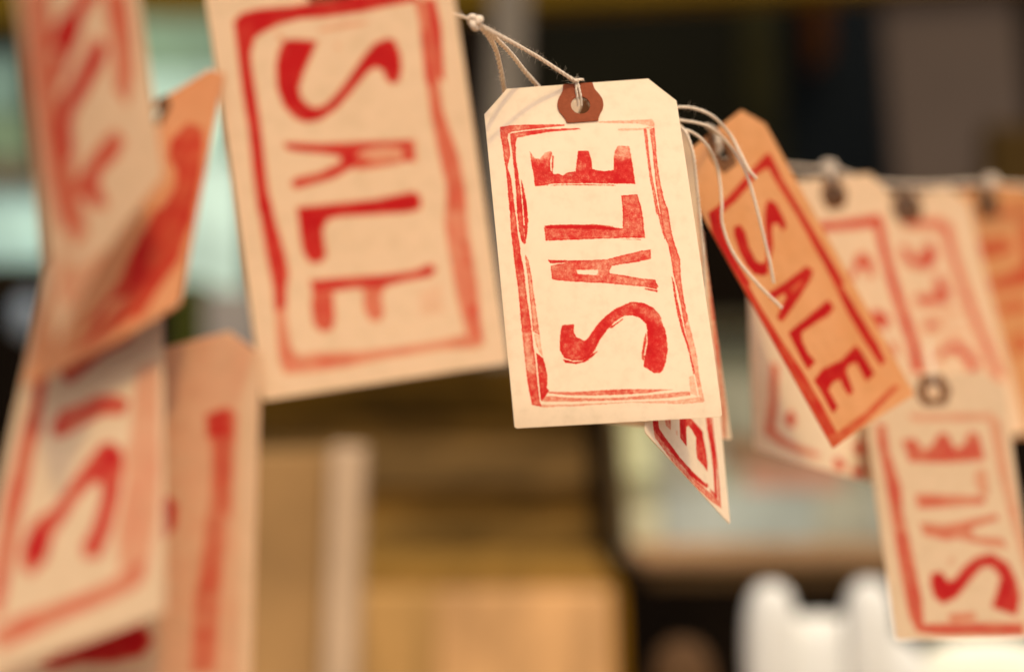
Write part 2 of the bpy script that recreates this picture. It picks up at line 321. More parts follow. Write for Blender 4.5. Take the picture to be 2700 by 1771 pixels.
 ([(0.603,0.524),(0.664,0.524),(0.729,0.550),(0.744,0.585),(0.717,0.674),(0.689,0.736),(0.638,0.801),(0.567,0.796),(0.552,0.768),(0.606,0.727),(0.639,0.659),(0.632,0.617),(0.562,0.608),(0.476,0.645),(0.399,0.696),(0.354,0.726),(0.336,0.776),(0.277,0.802),(0.227,0.783),(0.211,0.743),(0.239,0.703),(0.267,0.683),(0.346,0.673),(0.439,0.615),(0.514,0.568)],0.75,0.7),
 ([(0.232,0.709),(0.282,0.698),(0.352,0.719),(0.333,0.768),(0.249,0.775)],1,0.8),
 ([(0.615,0.533),(0.707,0.539),(0.724,0.583),(0.635,0.580)],0.9,0.6),
 ([(0.128,0.915),(0.271,0.898),(0.513,0.894),(0.719,0.882),(0.826,0.859),(0.886,0.852),(0.855,0.907),(0.723,0.917),(0.496,0.924),(0.310,0.941),(0.175,0.953)],0.5,0.4),
 ([(0.767,0.535),(0.970,0.549),(0.953,0.745),(0.888,0.901),(0.767,0.862),(0.737,0.758),(0.779,0.639)],0.28,0.2),
 ([(0.820,0.322),(0.956,0.305),(0.958,0.541),(0.790,0.527)],0.25,0.2),
]),
'L4': dict(c=[[-0.12473, 0.36401, -0.01209], [-0.06016, 0.34183, 0.00324], [-0.06041, 0.32594, -0.09687], [-0.13329, 0.33323, -0.1097]], bend=(0, 0), ink=[
 ([(0.800,0.195),(0.872,0.187),(0.908,0.209),(0.905,0.258),(0.810,0.245)],0.75,0.5),
 ([(0.824,0.247),(0.909,0.258),(0.899,0.369),(0.886,0.515),(0.880,0.660),(0.874,0.795),(0.803,0.788),(0.796,0.651),(0.817,0.507),(0.834,0.361)],0.5,0.3),
 ([(0.831,0.225),(0.901,0.234),(0.904,0.444),(0.850,0.419)],0.6,0.4),
 ([(0.602,-0.057),(0.976,0.040),(0.922,0.184),(0.949,0.811),(0.689,0.784),(0.662,0.377)],0.14,0.1),
 ([(0.645,0.386),(0.667,0.370),(0.700,0.393),(0.700,0.442),(0.668,0.468),(0.652,0.436)],0.95,0.7),
 ([(0.276,0.712),(0.340,0.689),(0.507,0.674),(0.607,0.663),(0.645,0.700),(0.616,0.726),(0.516,0.730),(0.402,0.718),(0.318,0.723)],1,0.9),
]),
'RB': dict(c=[[0.04082, 0.45022, 0.05829], [0.06447, 0.48354, 0.04197], [0.06964, 0.4534, -0.06003], [0.03928, 0.41851, -0.0284]], bend=(0, 0), ink=[
 ([(0.082,0.929),(0.146,0.909),(0.157,0.938),(0.205,0.943),(0.400,0.959),(0.558,0.960),(0.739,0.952),(0.705,0.965),(0.524,0.981),(0.298,0.974),(0.127,0.963),(0.096,0.965)],0.9,0.95),
 ([(0.096,0.965),(0.134,0.961),(0.326,0.977),(0.554,0.980),(0.858,0.961),(0.898,0.977),(0.757,0.992),(0.520,1.001),(0.295,0.998),(0.105,0.982)],0.5,0.8),
 ([(0.753,0.955),(0.831,0.950),(0.842,0.962),(0.766,0.963)],0.7,0.8),
 ([(0.782,0.715),(0.836,0.702),(0.867,0.756),(0.881,0.805),(0.863,0.878),(0.851,0.959),(0.818,0.964),(0.825,0.876),(0.809,0.804),(0.783,0.761)],0.8,0.9),
 ([(0.855,0.697),(0.869,0.694),(0.878,0.768),(0.893,0.840),(0.892,0.930),(0.890,0.979),(0.866,0.959),(0.878,0.881),(0.872,0.807),(0.852,0.759)],0.8,0.9),
 ([(0.413,0.814),(0.509,0.787),(0.602,0.785),(0.719,0.787),(0.721,0.808),(0.742,0.841),(0.750,0.877),(0.741,0.906),(0.694,0.899),(0.618,0.899),(0.609,0.877),(0.621,0.831),(0.563,0.820),(0.525,0.818),(0.495,0.831),(0.485,0.896),(0.412,0.891)],0.85,1),
 ([(0.214,0.873),(0.304,0.846),(0.296,0.898),(0.238,0.901)],0.4,0.5),
 ([(0.356,0.884),(0.383,0.876),(0.381,0.890),(0.361,0.895)],0.2,0.2),
 ([(0.722,0.947),(0.744,0.945),(0.721,0.960),(0.707,0.958)],0.8,0.8),
]),
'RA': dict(c=[[-0.00183, 0.4581, 0.07763], [0.05546, 0.45604, 0.07364], [0.07357, 0.47566, -0.03482], [0.01659, 0.47852, -0.02737]], bend=(0, 0.001), ink=[
 ([(1.004,0.410),(1.021,0.409),(1.005,0.649),(0.995,0.812),(0.989,0.918),(0.960,1.003),(0.943,0.993),(0.965,0.885),(0.971,0.698)],0.5,0.4),
 ([(0.988,0.310),(1.010,0.309),(0.984,0.468),(0.967,0.469)],0.4,0.3),
 ([(0.996,0.490),(1.010,0.534),(0.991,0.639),(0.975,0.617)],0.4,0.3),
]),
'R2': dict(c=[[0.05383, 0.47499, 0.0577], [0.08723, 0.51514, 0.08483], [0.1457, 0.51448, -0.0212], [0.1071, 0.47415, -0.03749]], bend=(0.0, 0.002), ink=[
 ([(0.271,0.190),(0.466,0.179),(0.621,0.169),(0.885,0.151),(0.909,0.160),(0.893,0.244),(0.907,0.364),(0.919,0.470),(0.930,0.577),(0.926,0.609),(0.856,0.595),(0.847,0.472),(0.849,0.343),(0.827,0.242),(0.829,0.188),(0.709,0.184),(0.546,0.200),(0.400,0.211),(0.203,0.214),(0.145,0.237),(0.100,0.291),(0.086,0.374),(0.097,0.445),(-0.035,0.419),(-0.050,0.335),(-0.010,0.249),(0.075,0.189)],0.85,0.8),
 ([(-0.062,0.378),(0.068,0.403),(0.067,0.495),(0.074,0.537),(0.092,0.647),(0.125,0.751),(0.133,0.874),(0.124,0.969),(-0.046,0.954),(-0.018,0.887),(-0.018,0.760),(-0.049,0.637),(-0.035,0.521),(-0.061,0.414)],0.7,0.7),
 ([(0.087,0.968),(0.510,0.965),(0.877,0.942),(0.915,0.956),(0.459,0.991),(0.014,1.000),(-0.037,0.986),(-0.021,0.943)],0.5,0.5),
 ([(0.851,0.514),(0.909,0.536),(0.899,0.614),(0.911,0.706),(0.927,0.814),(0.914,0.867),(0.852,0.874),(0.831,0.795),(0.820,0.693),(0.839,0.602)],0.85,0.8),
 ([(0.692,0.268),(0.731,0.293),(0.726,0.334),(0.711,0.364),(0.657,0.370),(0.650,0.343),(0.608,0.334),(0.556,0.353),(0.501,0.388),(0.425,0.411),(0.360,0.428),(0.317,0.449),(0.247,0.444),(0.180,0.422),(0.156,0.388),(0.164,0.338),(0.202,0.290),(0.240,0.272),(0.309,0.278),(0.317,0.305),(0.275,0.347),(0.267,0.397),(0.311,0.414),(0.362,0.415),(0.441,0.381),(0.503,0.342),(0.569,0.301),(0.638,0.274)],1,1),
 ([(0.218,0.498),(0.419,0.502),(0.693,0.499),(0.728,0.521),(0.671,0.537),(0.477,0.564),(0.260,0.588),(0.192,0.593),(0.167,0.575),(0.244,0.559),(0.358,0.541),(0.367,0.527),(0.298,0.524),(0.207,0.522)],0.9,0.9),
 ([(0.463,0.526),(0.566,0.524),(0.594,0.532),(0.507,0.540),(0.447,0.538)],-0.6,-0.6),
 ([(0.196,0.632),(0.461,0.627),(0.720,0.620),(0.729,0.650),(0.647,0.658),(0.477,0.655),(0.319,0.655),(0.281,0.678),(0.274,0.718),(0.297,0.752),(0.185,0.759),(0.180,0.725),(0.189,0.676)],1,1),
 ([(0.182,0.797),(0.327,0.783),(0.542,0.794),(0.742,0.780),(0.755,0.800),(0.763,0.882),(0.656,0.889),(0.659,0.852),(0.663,0.823),(0.585,0.818),(0.531,0.827),(0.495,0.891),(0.433,0.895),(0.424,0.863),(0.435,0.839),(0.353,0.834),(0.275,0.845),(0.272,0.905),(0.191,0.911),(0.189,0.885),(0.192,0.829)],1,1),
]),
'R3': dict(c=[[0.11007, 0.58138, 0.06287], [0.15803, 0.60469, 0.0699], [0.18017, 0.59791, -0.03739], [0.12781, 0.57744, -0.04381]], bend=(0.001, 0.002), ink=[
 ([(0.289,0.168),(0.602,0.169),(0.887,0.165),(0.908,0.186),(0.901,0.266),(0.918,0.422),(0.955,0.558),(0.981,0.681),(0.967,0.794),(0.884,0.788),(0.897,0.675),(0.861,0.539),(0.837,0.403),(0.824,0.268),(0.821,0.208),(0.586,0.205),(0.291,0.201)],0.75,0.7),
 ([(0.501,0.390),(0.620,0.304),(0.685,0.300),(0.745,0.337),(0.730,0.403),(0.685,0.401),(0.657,0.359),(0.612,0.356),(0.541,0.406)],0.6,0.5),
 ([(0.656,0.526),(0.742,0.538),(0.788,0.567),(0.754,0.605),(0.681,0.601),(0.611,0.556)],0.75,0.6),
 ([(0.729,0.657),(0.798,0.668),(0.800,0.709),(0.761,0.713),(0.713,0.689)],0.4,0.4),
]),
'R3b': dict(c=[[0.09028, 0.54167, 0.05135], [0.11536, 0.56548, 0.04984], [0.14835, 0.5648, -0.05942], [0.09266, 0.54291, -0.04293]], bend=(0.001, 0.002), ink=[
 ([(0.213,0.626),(0.304,0.627),(0.257,0.759),(0.195,0.894),(0.280,0.922),(0.409,0.933),(0.557,0.941),(0.513,0.964),(0.373,0.966),(0.210,0.955),(0.128,0.938),(0.093,0.925),(0.164,0.770)],0.5,0.4),
 ([(0.327,0.813),(0.372,0.796),(0.399,0.827),(0.360,0.866),(0.310,0.867),(0.292,0.841)],0.7,0.6),
 ([(0.657,0.944),(0.705,0.938),(0.737,0.961),(0.678,0.991),(0.640,0.979)],0.7,0.6),
 ([(0.843,0.871),(0.919,0.841),(0.949,0.864),(0.902,0.901),(0.843,0.909)],0.75,0.6),
 ([(0.778,0.966),(0.886,0.946),(0.865,0.981),(0.770,1.000)],0.7,0.6),
]),
'R4': dict(c=[[0.1489, 0.64183, 0.06256], [0.20834, 0.65378, 0.0693], [0.23318, 0.64295, -0.04363], [0.17462, 0.62963, -0.04945]], bend=(0.002, 0.001), ink=[
 ([(0.451,0.111),(0.751,0.119),(0.819,0.151),(0.814,0.281),(0.866,0.512),(0.945,0.778),(0.858,0.786),(0.823,0.647),(0.765,0.437),(0.739,0.236),(0.730,0.166),(0.435,0.144)],0.5,0.4),
 ([(0.373,0.217),(0.431,0.213),(0.463,0.262),(0.514,0.272),(0.563,0.226),(0.627,0.209),(0.655,0.238),(0.629,0.292),(0.548,0.315),(0.443,0.303),(0.385,0.279)],0.75,0.7),
 ([(0.586,0.351),(0.647,0.341),(0.688,0.426),(0.644,0.458),(0.434,0.460),(0.380,0.430),(0.417,0.411),(0.580,0.420)],0.65,0.6),
 ([(0.416,0.521),(0.505,0.512),(0.545,0.542),(0.450,0.564),(0.402,0.548)],0.55,0.5),
 ([(0.542,0.493),(0.742,0.484),(0.745,0.505),(0.542,0.521)],0.25,0.2),
 ([(0.524,0.554),(0.751,0.574),(0.727,0.593),(0.500,0.574)],0.22,0.2),
 ([(0.419,0.672),(0.499,0.628),(0.622,0.608),(0.715,0.640),(0.773,0.713),(0.725,0.751),(0.661,0.740),(0.673,0.693),(0.600,0.648),(0.525,0.657),(0.453,0.687)],0.6,0.5),
]),
'R5': dict(c=[[0.13858, 0.56486, -0.01725], [0.1972, 0.57236, -0.0132], [0.1968, 0.52902, -0.11166], [0.13939, 0.51602, -0.11002]], bend=(0.001, 0.001), ink=[
 ([(0.070,0.186),(0.132,0.188),(0.132,0.293),(0.186,0.431),(0.173,0.532),(0.199,0.665),(0.219,0.859),(0.205,0.947),(0.437,0.943),(0.898,0.950),(0.885,0.993),(0.545,0.988),(0.303,0.985),(0.150,0.972),(0.116,0.922),(0.100,0.762),(0.091,0.565),(0.087,0.429),(0.075,0.326),(0.066,0.257)],0.6,0.55),
 ([(0.111,0.382),(0.184,0.411),(0.172,0.485),(0.107,0.497)],0.5,0.3),
 ([(0.302,0.150),(0.891,0.166),(0.944,0.203),(0.943,0.352),(0.979,0.584),(1.049,0.842),(0.989,0.840),(0.915,0.595),(0.874,0.383),(0.859,0.199),(0.333,0.179)],0.25,0.2),
 ([(0.241,0.253),(0.329,0.249),(0.379,0.298),(0.445,0.280),(0.506,0.233),(0.555,0.235),(0.601,0.298),(0.665,0.287),(0.715,0.234),(0.774,0.243),(0.798,0.346),(0.527,0.347),(0.270,0.337)],0.6,0.7),
 ([(0.729,0.377),(0.800,0.387),(0.786,0.486),(0.729,0.471),(0.705,0.423)],0.3,0.3),
 ([(0.275,0.467),(0.325,0.464),(0.762,0.485),(0.755,0.512),(0.484,0.518),(0.286,0.520)],0.5,0.4),
 ([(0.285,0.574),(0.466,0.584),(0.829,0.553),(0.836,0.573),(0.633,0.600),(0.648,0.633),(0.840,0.645),(0.867,0.678),(0.736,0.668),(0.525,0.637),(0.450,0.642),(0.297,0.620)],0.45,0.4),
 ([(0.313,0.764),(0.382,0.758),(0.420,0.794),(0.471,0.785),(0.545,0.742),(0.653,0.705),(0.752,0.698),(0.851,0.735),(0.892,0.800),(0.901,0.850),(0.855,0.924),(0.696,0.890),(0.749,0.835),(0.788,0.785),(0.739,0.745),(0.666,0.744),(0.567,0.793),(0.465,0.849),(0.361,0.873),(0.307,0.847),(0.296,0.802)],0.9,0.9),
 ([(0.386,0.911),(0.570,0.904),(0.574,0.932),(0.389,0.942)],0.45,0.4),
 ([(0.431,0.714),(0.485,0.695),(0.490,0.721),(0.446,0.746)],0.15,0.1),
]),
'R6': dict(c=[[0.20275, 0.67885, 0.06798], [0.25697, 0.70083, 0.07616], [0.28047, 0.69195, -0.04512], [0.22427, 0.67282, -0.04925]], bend=(0.002, 0.001), ink=[
 ([(0.324,0.211),(0.623,0.205),(0.705,0.250),(0.625,0.274),(0.327,0.280)],0.5,0.4),
 ([(0.353,0.371),(0.659,0.345),(0.759,0.315),(0.798,0.407),(0.366,0.413)],0.55,0.5),
 ([(0.410,0.464),(0.688,0.457),(0.746,0.508),(0.419,0.513)],0.4,0.3),
 ([(0.469,0.612),(0.624,0.578),(0.661,0.663),(0.449,0.680)],0.4,0.3),
 ([(0.783,0.158),(0.923,0.151),(0.890,0.426),(0.762,0.378)],0.5,0.4),
 ([(0.343,0.088),(0.953,0.084),(0.929,0.138),(0.415,0.126)],0.3,0.2),
]),
}# ---------------------------------------------------------------- sale tags
TW, TH = 0.0604, 0.1100            # card, metres
HU, HV, HR = 0.5, 0.069, 0.00305   # eyelet centre in card coordinates, radius

def card(data, curl=None):
    Cn = [np.array(c) for c in data['c']]
    bv, bu = data['bend']
    n = np.cross(Cn[1] - Cn[0], Cn[3] - Cn[0]); n /= np.linalg.norm(n)     # away from the camera
    def f(u, v, off=0.0):
        u = np.asarray(u, float)[..., None]; v = np.asarray(v, float)[..., None]
        P = (1 - v) * ((1 - u) * Cn[0] + u * Cn[1]) + v * ((1 - u) * Cn[3] + u * Cn[2])
        w = bv * 4 * v * (1 - v) + bu * 4 * u * (1 - u) + off
        if curl:
            w = w + curl(u, v)
        return P + n * w
    return f, n

def poly_sd(px, py, poly):
    """signed distance, inside positive (units of poly)"""
    inside = np.zeros(px.shape, bool)
    d2 = np.full(px.shape, 1e9)
    k = len(poly)
    for i in range(k):
        x1, y1 = poly[i]; x2, y2 = poly[(i + 1) % k]
        c = ((y1 > py) != (y2 > py))
        with np.errstate(divide='ignore', invalid='ignore'):
            xi = (x2 - x1) * (py - y1) / (y2 - y1 if y2 != y1 else 1e-12) + x1
        inside ^= c & (px < xi)
        dx, dy = x2 - x1, y2 - y1
        L = dx * dx + dy * dy + 1e-12
        t = np.clip(((px - x1) * dx + (py - y1) * dy) / L, 0, 1)
        d2 = np.minimum(d2, (px - x1 - t * dx) ** 2 + (py - y1 - t * dy) ** 2)
    d = np.sqrt(d2)
    return np.where(inside, d, -d)

def ink_field(u, v, polys, cell, seed, rough=0.10, rimw=0.28, blot=0.35, soft=0.0, grow=0.0):
    X = u * 60.4; Y = v * 110.0
    I = np.zeros(X.shape)
    jit = (fbm(X, Y, 1.3, seed) - .5) * 2.2 * rough + (vnoise(X, Y, 4.0, seed + 5) - .5) * 1.6 * rough
    low = 1 + blot * (fbm(X, Y, .22, seed + 9) - .5) * 2
    for poly, a, b in polys:
        pl = [(p[0] * 60.4, p[1] * 110.0) for p in poly]
        xs = [p[0] for p in pl]; ys = [p[1] for p in pl]
        m = (X > min(xs) - 2) & (X < max(xs) + 2) & (Y > min(ys) - 2) & (Y < max(ys) + 2)
        if not m.any():
            continue
        sd = poly_sd(X[m], Y[m], pl) + jit[m] + grow
        sw = (cell if a <= -.9 else 1.2 if soft == 0 and a == -.6 else 2.2) if a < 0 else max(cell, soft)
        cov = np.clip(sd / sw + .5, 0, 1)
        cov = cov * cov * (3 - 2 * cov) if sw > cell else cov
        if a < 0:
            I[m] = I[m] * (1 + a * cov)
            continue
        rim = np.exp(-(np.clip(sd, 0, None) / rimw) ** 2)
        d = np.clip(a * low[m], 0.02, 1) * (1 - rim) + np.clip(b * (0.65 + 0.35 * low[m]), 0, 1) * rim
        I[m] = np.maximum(I[m], cov * d)
    return np.clip(I, 0, 1)

def build_card(root, f, n, nx, ny, mats, polys, seed, cham_w=0.13, cham_h=0.075, rough=0.10, rimw=0.28, blot=0.35, soft=0.0, grow=0.0):
    s = np.linspace(0, 1, nx + 1)
    v = np.linspace(0, 1, ny + 1)
    S, V = np.meshgrid(s, v)
    w = 1 - 2 * cham_w * np.clip(1 - V / cham_h, 0, 1)
    # bottom corners very slightly rounded
    w = w - 2 * 0.012 * np.clip((V - 0.994) / 0.006, 0, 1) ** 2
    U = .5 + (S - .5) * w
    idx = np.arange((nx + 1) * (ny + 1)).reshape(ny + 1, nx + 1)
    q = np.stack([idx[:-1, :-1], idx[1:, :-1], idx[1:, 1:], idx[:-1, 1:]], -1).reshape(-1, 4)
    uu, vv = U.ravel().copy(), V.ravel().copy()
    # eyelet: drop the cells inside it and snap the rim to the circle
    def rad(a, b):
        return np.hypot((a - HU) * TW, (b - HV) * TH)
    qr = rad(uu[q].mean(1), vv[q].mean(1))
    keep = qr > HR
    used_in = np.zeros(len(uu), bool); used_in[q[~keep].ravel()] = True
    used_out = np.zeros(len(uu), bool); used_out[q[keep].ravel()] = True
    rimv = used_in & used_out
    r = rad(uu[rimv], vv[rimv])
    uu[rimv] = HU + (uu[rimv] - HU) * HR / r
    vv[rimv] = HV + (vv[rimv] - HV) * HR / r
    q = q[keep]
    rv = np.unique(q)
    mp = np.full(len(uu), -1); mp[rv] = np.arange(len(rv))
    q = mp[q]; uu, vv = uu[rv], vv[rv]
    front = f(uu, vv)
    back = f(uu, vv, 0.00032)
    N0 = len(uu)
    # rim quads from border edges
    e = np.concatenate([q[:, [0, 1]], q[:, [1, 2]], q[:, [2, 3]], q[:, [3, 0]]])
    key = np.sort(e, 1); key = key[:, 0].astype(np.int64) * N0 + key[:, 1]
    _, inv_, cnt = np.unique(key, return_inverse=True, return_counts=True)
    be = e[cnt[inv_] == 1]
    rim = np.stack([be[:, 1], be[:, 0], be[:, 0] + N0, be[:, 1] + N0], -1)
    faces = np.concatenate([q, q[:, ::-1] + N0, rim])
    mi = np.concatenate([np.zeros(len(q)), np.ones(len(q)), np.ones(len(rim))])
    o = mesh_obj('card', np.concatenate([front, back]), faces, mats, root, True, None, mi)
    # rim faces flat
    sm = np.ones(len(faces), bool); sm[2 * len(q):] = False
    o.data.polygons.foreach_set('use_smooth', sm)
    cell = max(60.4 / nx, 0.12)
    I = ink_field(uu, vv, polys, cell, seed, rough, rimw, blot, soft, grow)
    at_ = o.data.attributes.new('ink', 'FLOAT', 'POINT')
    at_.data.foreach_set('value', np.concatenate([I, np.zeros(N0)]).astype(np.float32))
    o.data.set_sharp_from_angle(angle=R(60)) if hasattr(o.data, 'set_sharp_from_angle') else None
    return o

PATCH = [(-7.35, 4.75), (-6.3, 4.8), (-5.2, 5.1), (-4.2, 5.7), (-3.2, 6.35), (-2, 6.95), (-.8, 7.2), (.6, 7.15), (1.8, 6.75), (3.0, 6.0), (4.0, 5.45), (5.0, 5.05), (5.7, 4.9)]
def build_patch(root, f, mat, scale=1.0):
    right = [(w * scale, y * scale if y > -7 else -7.5) for y, w in PATCH]
    outline = right + [(-x, y) for x, y in reversed(right)]
    M = 96
    # outline radius by angle
    rings = []
    for k in range(M):
        a = 2 * math.pi * k / M
        dx, dy = math.cos(a), math.sin(a)
        best = 99
        for i in range(len(outline)):
            (x1, y1), (x2, y2) = outline[i], outline[(i + 1) % len(outline)]
            den = dx * (y2 - y1) - dy * (x2 - x1)
            if abs(den) < 1e-9:
                continue
            t = (x1 * (y2 - y1) - y1 * (x2 - x1)) / den
            s = (x1 * dy - y1 * dx) / den
            if t > 0 and -1e-6 <= s <= 1 + 1e-6:
                best = min(best, t)
        rings.append([(dx * (3.0 * (1 - j) + best * j), dy * (3.0 * (1 - j) + best * j)) for j in (0, .33, .66, 1)])
    vs, fs = [], []
    off = [(-0.00010, 0), (-0.00042, 0.0), (-0.00042, 0), (-0.00040, 0)]
    for k in range(M):
        for j in range(4):
            x, y = rings[k][j]
            vs.append(f(HU + x / 60.4, HV + y / 110.0, -0.00050 if j < 3 else -0.00044))
        x, y = rings[k][3]
        vs.append(f(HU + x / 60.4, HV + y / 110.0, 0.00002))
        x, y = rings[k][0]
        vs.append(f(HU + x / 60.4, HV + y / 110.0, 0.0003))
    for k in range(M):
        a, b = k * 6, ((k + 1) % M) * 6
        for j in range(3):
            fs.append((a + j, b + j, b + j + 1, a + j + 1))
        fs.append((a + 3, b + 3, b + 4, a + 4))
        fs.append((a + 5, b + 5, b, a))
    o = mesh_obj('reinforcement_patch', [tuple(p) for p in vs], fs, mat, root, False)
    return o

def catmull(pts, step):
    P = [np.array(p, float) for p in pts]
    P = [2 * P[0] - P[1]] + P + [2 * P[-1] - P[-2]]
    out = []
    for i in range(1, len(P) - 2):
        a, b, c, d = P[i - 1:i + 3]
        n = max(2, int(np.linalg.norm(c - b) / step))
        for k in range(n):
            t = k / n
            out.append(.5 * ((2 * b) + (c - a) * t + (2 * a - 5 * b + 4 * c - d) * t * t + (3 * b - a - 3 * c + d) * t ** 3))
    out.append(P[-2])
    return np.array(out)

def tube(path, r, sides=6, taper=None):
    n = len(path)
    T = np.gradient(path, axis=0); T /= np.linalg.norm(T, axis=1)[:, None] + 1e-12
    up = np.array([0.13, 0.21, 0.97])
    vs = []
    for i in range(n):
        a = np.cross(T[i], up); a /= np.linalg.norm(a) + 1e-9
        b = np.cross(T[i], a)
        rr = r if taper is None else r * taper[i]
        for k in range(sides):
            an = 2 * math.pi * k / sides
            vs.append(path[i] + rr * (a * math.cos(an) + b * math.sin(an)))
    fs = []
    for i in range(n - 1):
        for k in range(sides):
            k2 = (k + 1) % sides
            fs.append((i * sides + k, i * sides + k2, (i + 1) * sides + k2, (i + 1) * sides + k))
    return vs, fs

def string_geo(pts, rad, fuzz=0, plies=3, pitch=4.2, step=0.0007, seed=1, hair=0.0020):
    """twisted cotton twine: three plies round a centre line, with stray fibres"""
    rs = np.random.default_rng(seed)
    path = catmull(pts, step)
    n = len(path)
    T = np.gradient(path, axis=0); T /= np.linalg.norm(T, axis=1)[:, None] + 1e-12
    up = np.array([0.13, 0.21, 0.97])
    A = np.cross(T, up); A /= np.linalg.norm(A, axis=1)[:, None]
    B = np.cross(T, A)
    s = np.concatenate([[0], np.cumsum(np.linalg.norm(np.diff(path, axis=0), axis=1))])
    V, Fc = [], []
    def add(vs, fs):
        k = len(V)
        V.extend(vs); Fc.extend([tuple(i + k for i in q) for q in fs])
    thick = 1 + .12 * (vnoise(s * 900, s * 0, 1.0, seed) - .5)
    for p in range(plies):
        ph = 2 * math.pi * s / (pitch * 2 * rad) + p * 2 * math.pi / plies
        pp = path + rad * .56 * (A * np.cos(ph)[:, None] + B * np.sin(ph)[:, None])
        add(*tube(pp, rad * .52, 7, thick))
    for _ in range(fuzz):
        i = rs.integers(0, n)
        d = A[i] * rs.normal() + B[i] * rs.normal() + T[i] * rs.normal() * .9
        d /= np.linalg.norm(d)
        L = hair * rs.uniform(.25, 1.0)
        c = rs.normal(size=3) * .5
        hp = np.array([path[i] + d * L * t + c * L * t * t * .8 for t in np.linspace(0, 1, 5)])
        add(*tube(hp, 0.000028, 3, np.linspace(1, .4, 5)))
    return V, Fc

def knot_geo(c, r, seed=0, ax=(1, 0, 0.2)):
    """overhand knot as a closed trefoil of thick twine"""
    c = np.array(c)
    t = np.linspace(0, 2 * math.pi, 60)
    X = np.sin(t) + 2 * np.sin(2 * t); Y = np.cos(t) - 2 * np.cos(2 * t); Z = -np.sin(3 * t)
    p = np.stack([X * .30, Z * .55, Y * .30], -1) * r
    return tube(c + p, r * .50, 8)

def join(*geos):
    V, Fc = [], []
    for vs, fs in geos:
        k = len(V)
        V.extend(vs); Fc.extend([tuple(i + k for i in q) for q in fs])
    return V, Fc

# paper, twine and patch materials
PB = (0.83, 0.70, 0.50)
cream = paper_material('cream_card', (0.87, 0.74, 0.53), (1.0, 0.80, 0.52), 0.30)
cream_plain = paper_material('cream_card_back', (0.85, 0.71, 0.50), (1.0, 0.80, 0.52), 0.30, ink=False)
buff = paper_material('buff_card', (0.79, 0.61, 0.385), (1.0, 0.74, 0.45), 0.40, mottle=False)
buff_plain = paper_material('buff_card_back', (0.78, 0.59, 0.39), (1.0, 0.74, 0.45), 0.40, ink=False)
peach = paper_material('peach_card', (0.70, 0.50, 0.29), (1.0, 0.66, 0.38), 0.40, mottle=False)
peach_plain = paper_material('peach_card_back', (0.78, 0.52, 0.32), (1.0, 0.66, 0.38), 0.40, ink=False)
orange = paper_material('backlight_orange_card', (0.70, 0.375, 0.155), (1.0, 0.50, 0.20), 0.40, mottle=False, blotch=(0.90, 0.80, 0.66))  # orange of light passing through other tags, put into the base colour
orange_plain = paper_material('backlight_orange_card_back', (0.68, 0.29, 0.10), (1.0, 0.45, 0.18), 0.40, ink=False)
tan_card = paper_material('tan_card', (0.60, 0.45, 0.28), (1.0, 0.74, 0.45), 0.35, mottle=False)
tan_plain = paper_material('tan_card_back', (0.58, 0.43, 0.27), (1.0, 0.74, 0.45), 0.35, ink=False)
rust = paper_material('backlight_rust_card', (0.68, 0.34, 0.15), (1.0, 0.50, 0.22), 0.45, mottle=False, blotch=(0.92, 0.82, 0.72))  # glow through overlapping tags given as a deeper orange base colour
rust_plain = paper_material('backlight_rust_card_back', (0.64, 0.31, 0.14), (1.0, 0.45, 0.18), 0.40, ink=False)
patch_red = plain('russet_fibre', (0.215, 0.056, 0.024), 0.75, 900, 0.10)
patch_brown = plain('dark_brown_fibre', (0.12, 0.052, 0.022), 0.75, 900, 0.12)
N = NT('cotton_twine')
tcn = N.n('ShaderNodeTexCoord')
nz = N.n('ShaderNodeTexNoise', i_Scale=1500.0, i_Detail=3.0)
N.l(tcn.outputs['Object'], nz.inputs['Vector'])
cc = N.ramp(nz.outputs[0], [(0.3, (0.68, 0.56, 0.42)), (0.7, (0.84, 0.73, 0.57))])
pr = N.n('ShaderNodeBsdfPrincipled', i_Roughness=0.9); N.l(cc, pr.inputs['Base Color'])
tr = N.n('ShaderNodeBsdfTranslucent', i_Color=(0.8, 0.66, 0.48, 1))
mx = N.n('ShaderNodeMixShader', i_0=0.2); N.l(pr.outputs[0], mx.inputs[1]); N.l(tr.outputs[0], mx.inputs[2])
N.l(mx.outputs[0], N.out.inputs[0])
twine = N.m

G_LEFT = 'blurred sale tags hanging close to the lens at the left'
G_RIGHT = 'blurred sale tags receding along the line at the right'

def make_tag(key, label, group, mats, nx, ny, patch, seed, curl=None, **kw):
    d = TAG_DATA[key]
    f, n = card(d, curl)
    eye = f(np.array(HU), np.array(0.0))
    root = empty('sale_tag', tuple(eye), label, 'tag', group)
    build_card(root, f, n, nx, ny, mats, d['ink'], seed, **kw)
    build_patch(root, f, patch)
    return root, f

def bottom_curl(u, v):
    return 0.0012 * np.clip((v - 0.90) / 0.10, 0, 1) ** 2 * (1.15 - 0.5 * u) - 0.0012 * np.sin(v * 3.1)

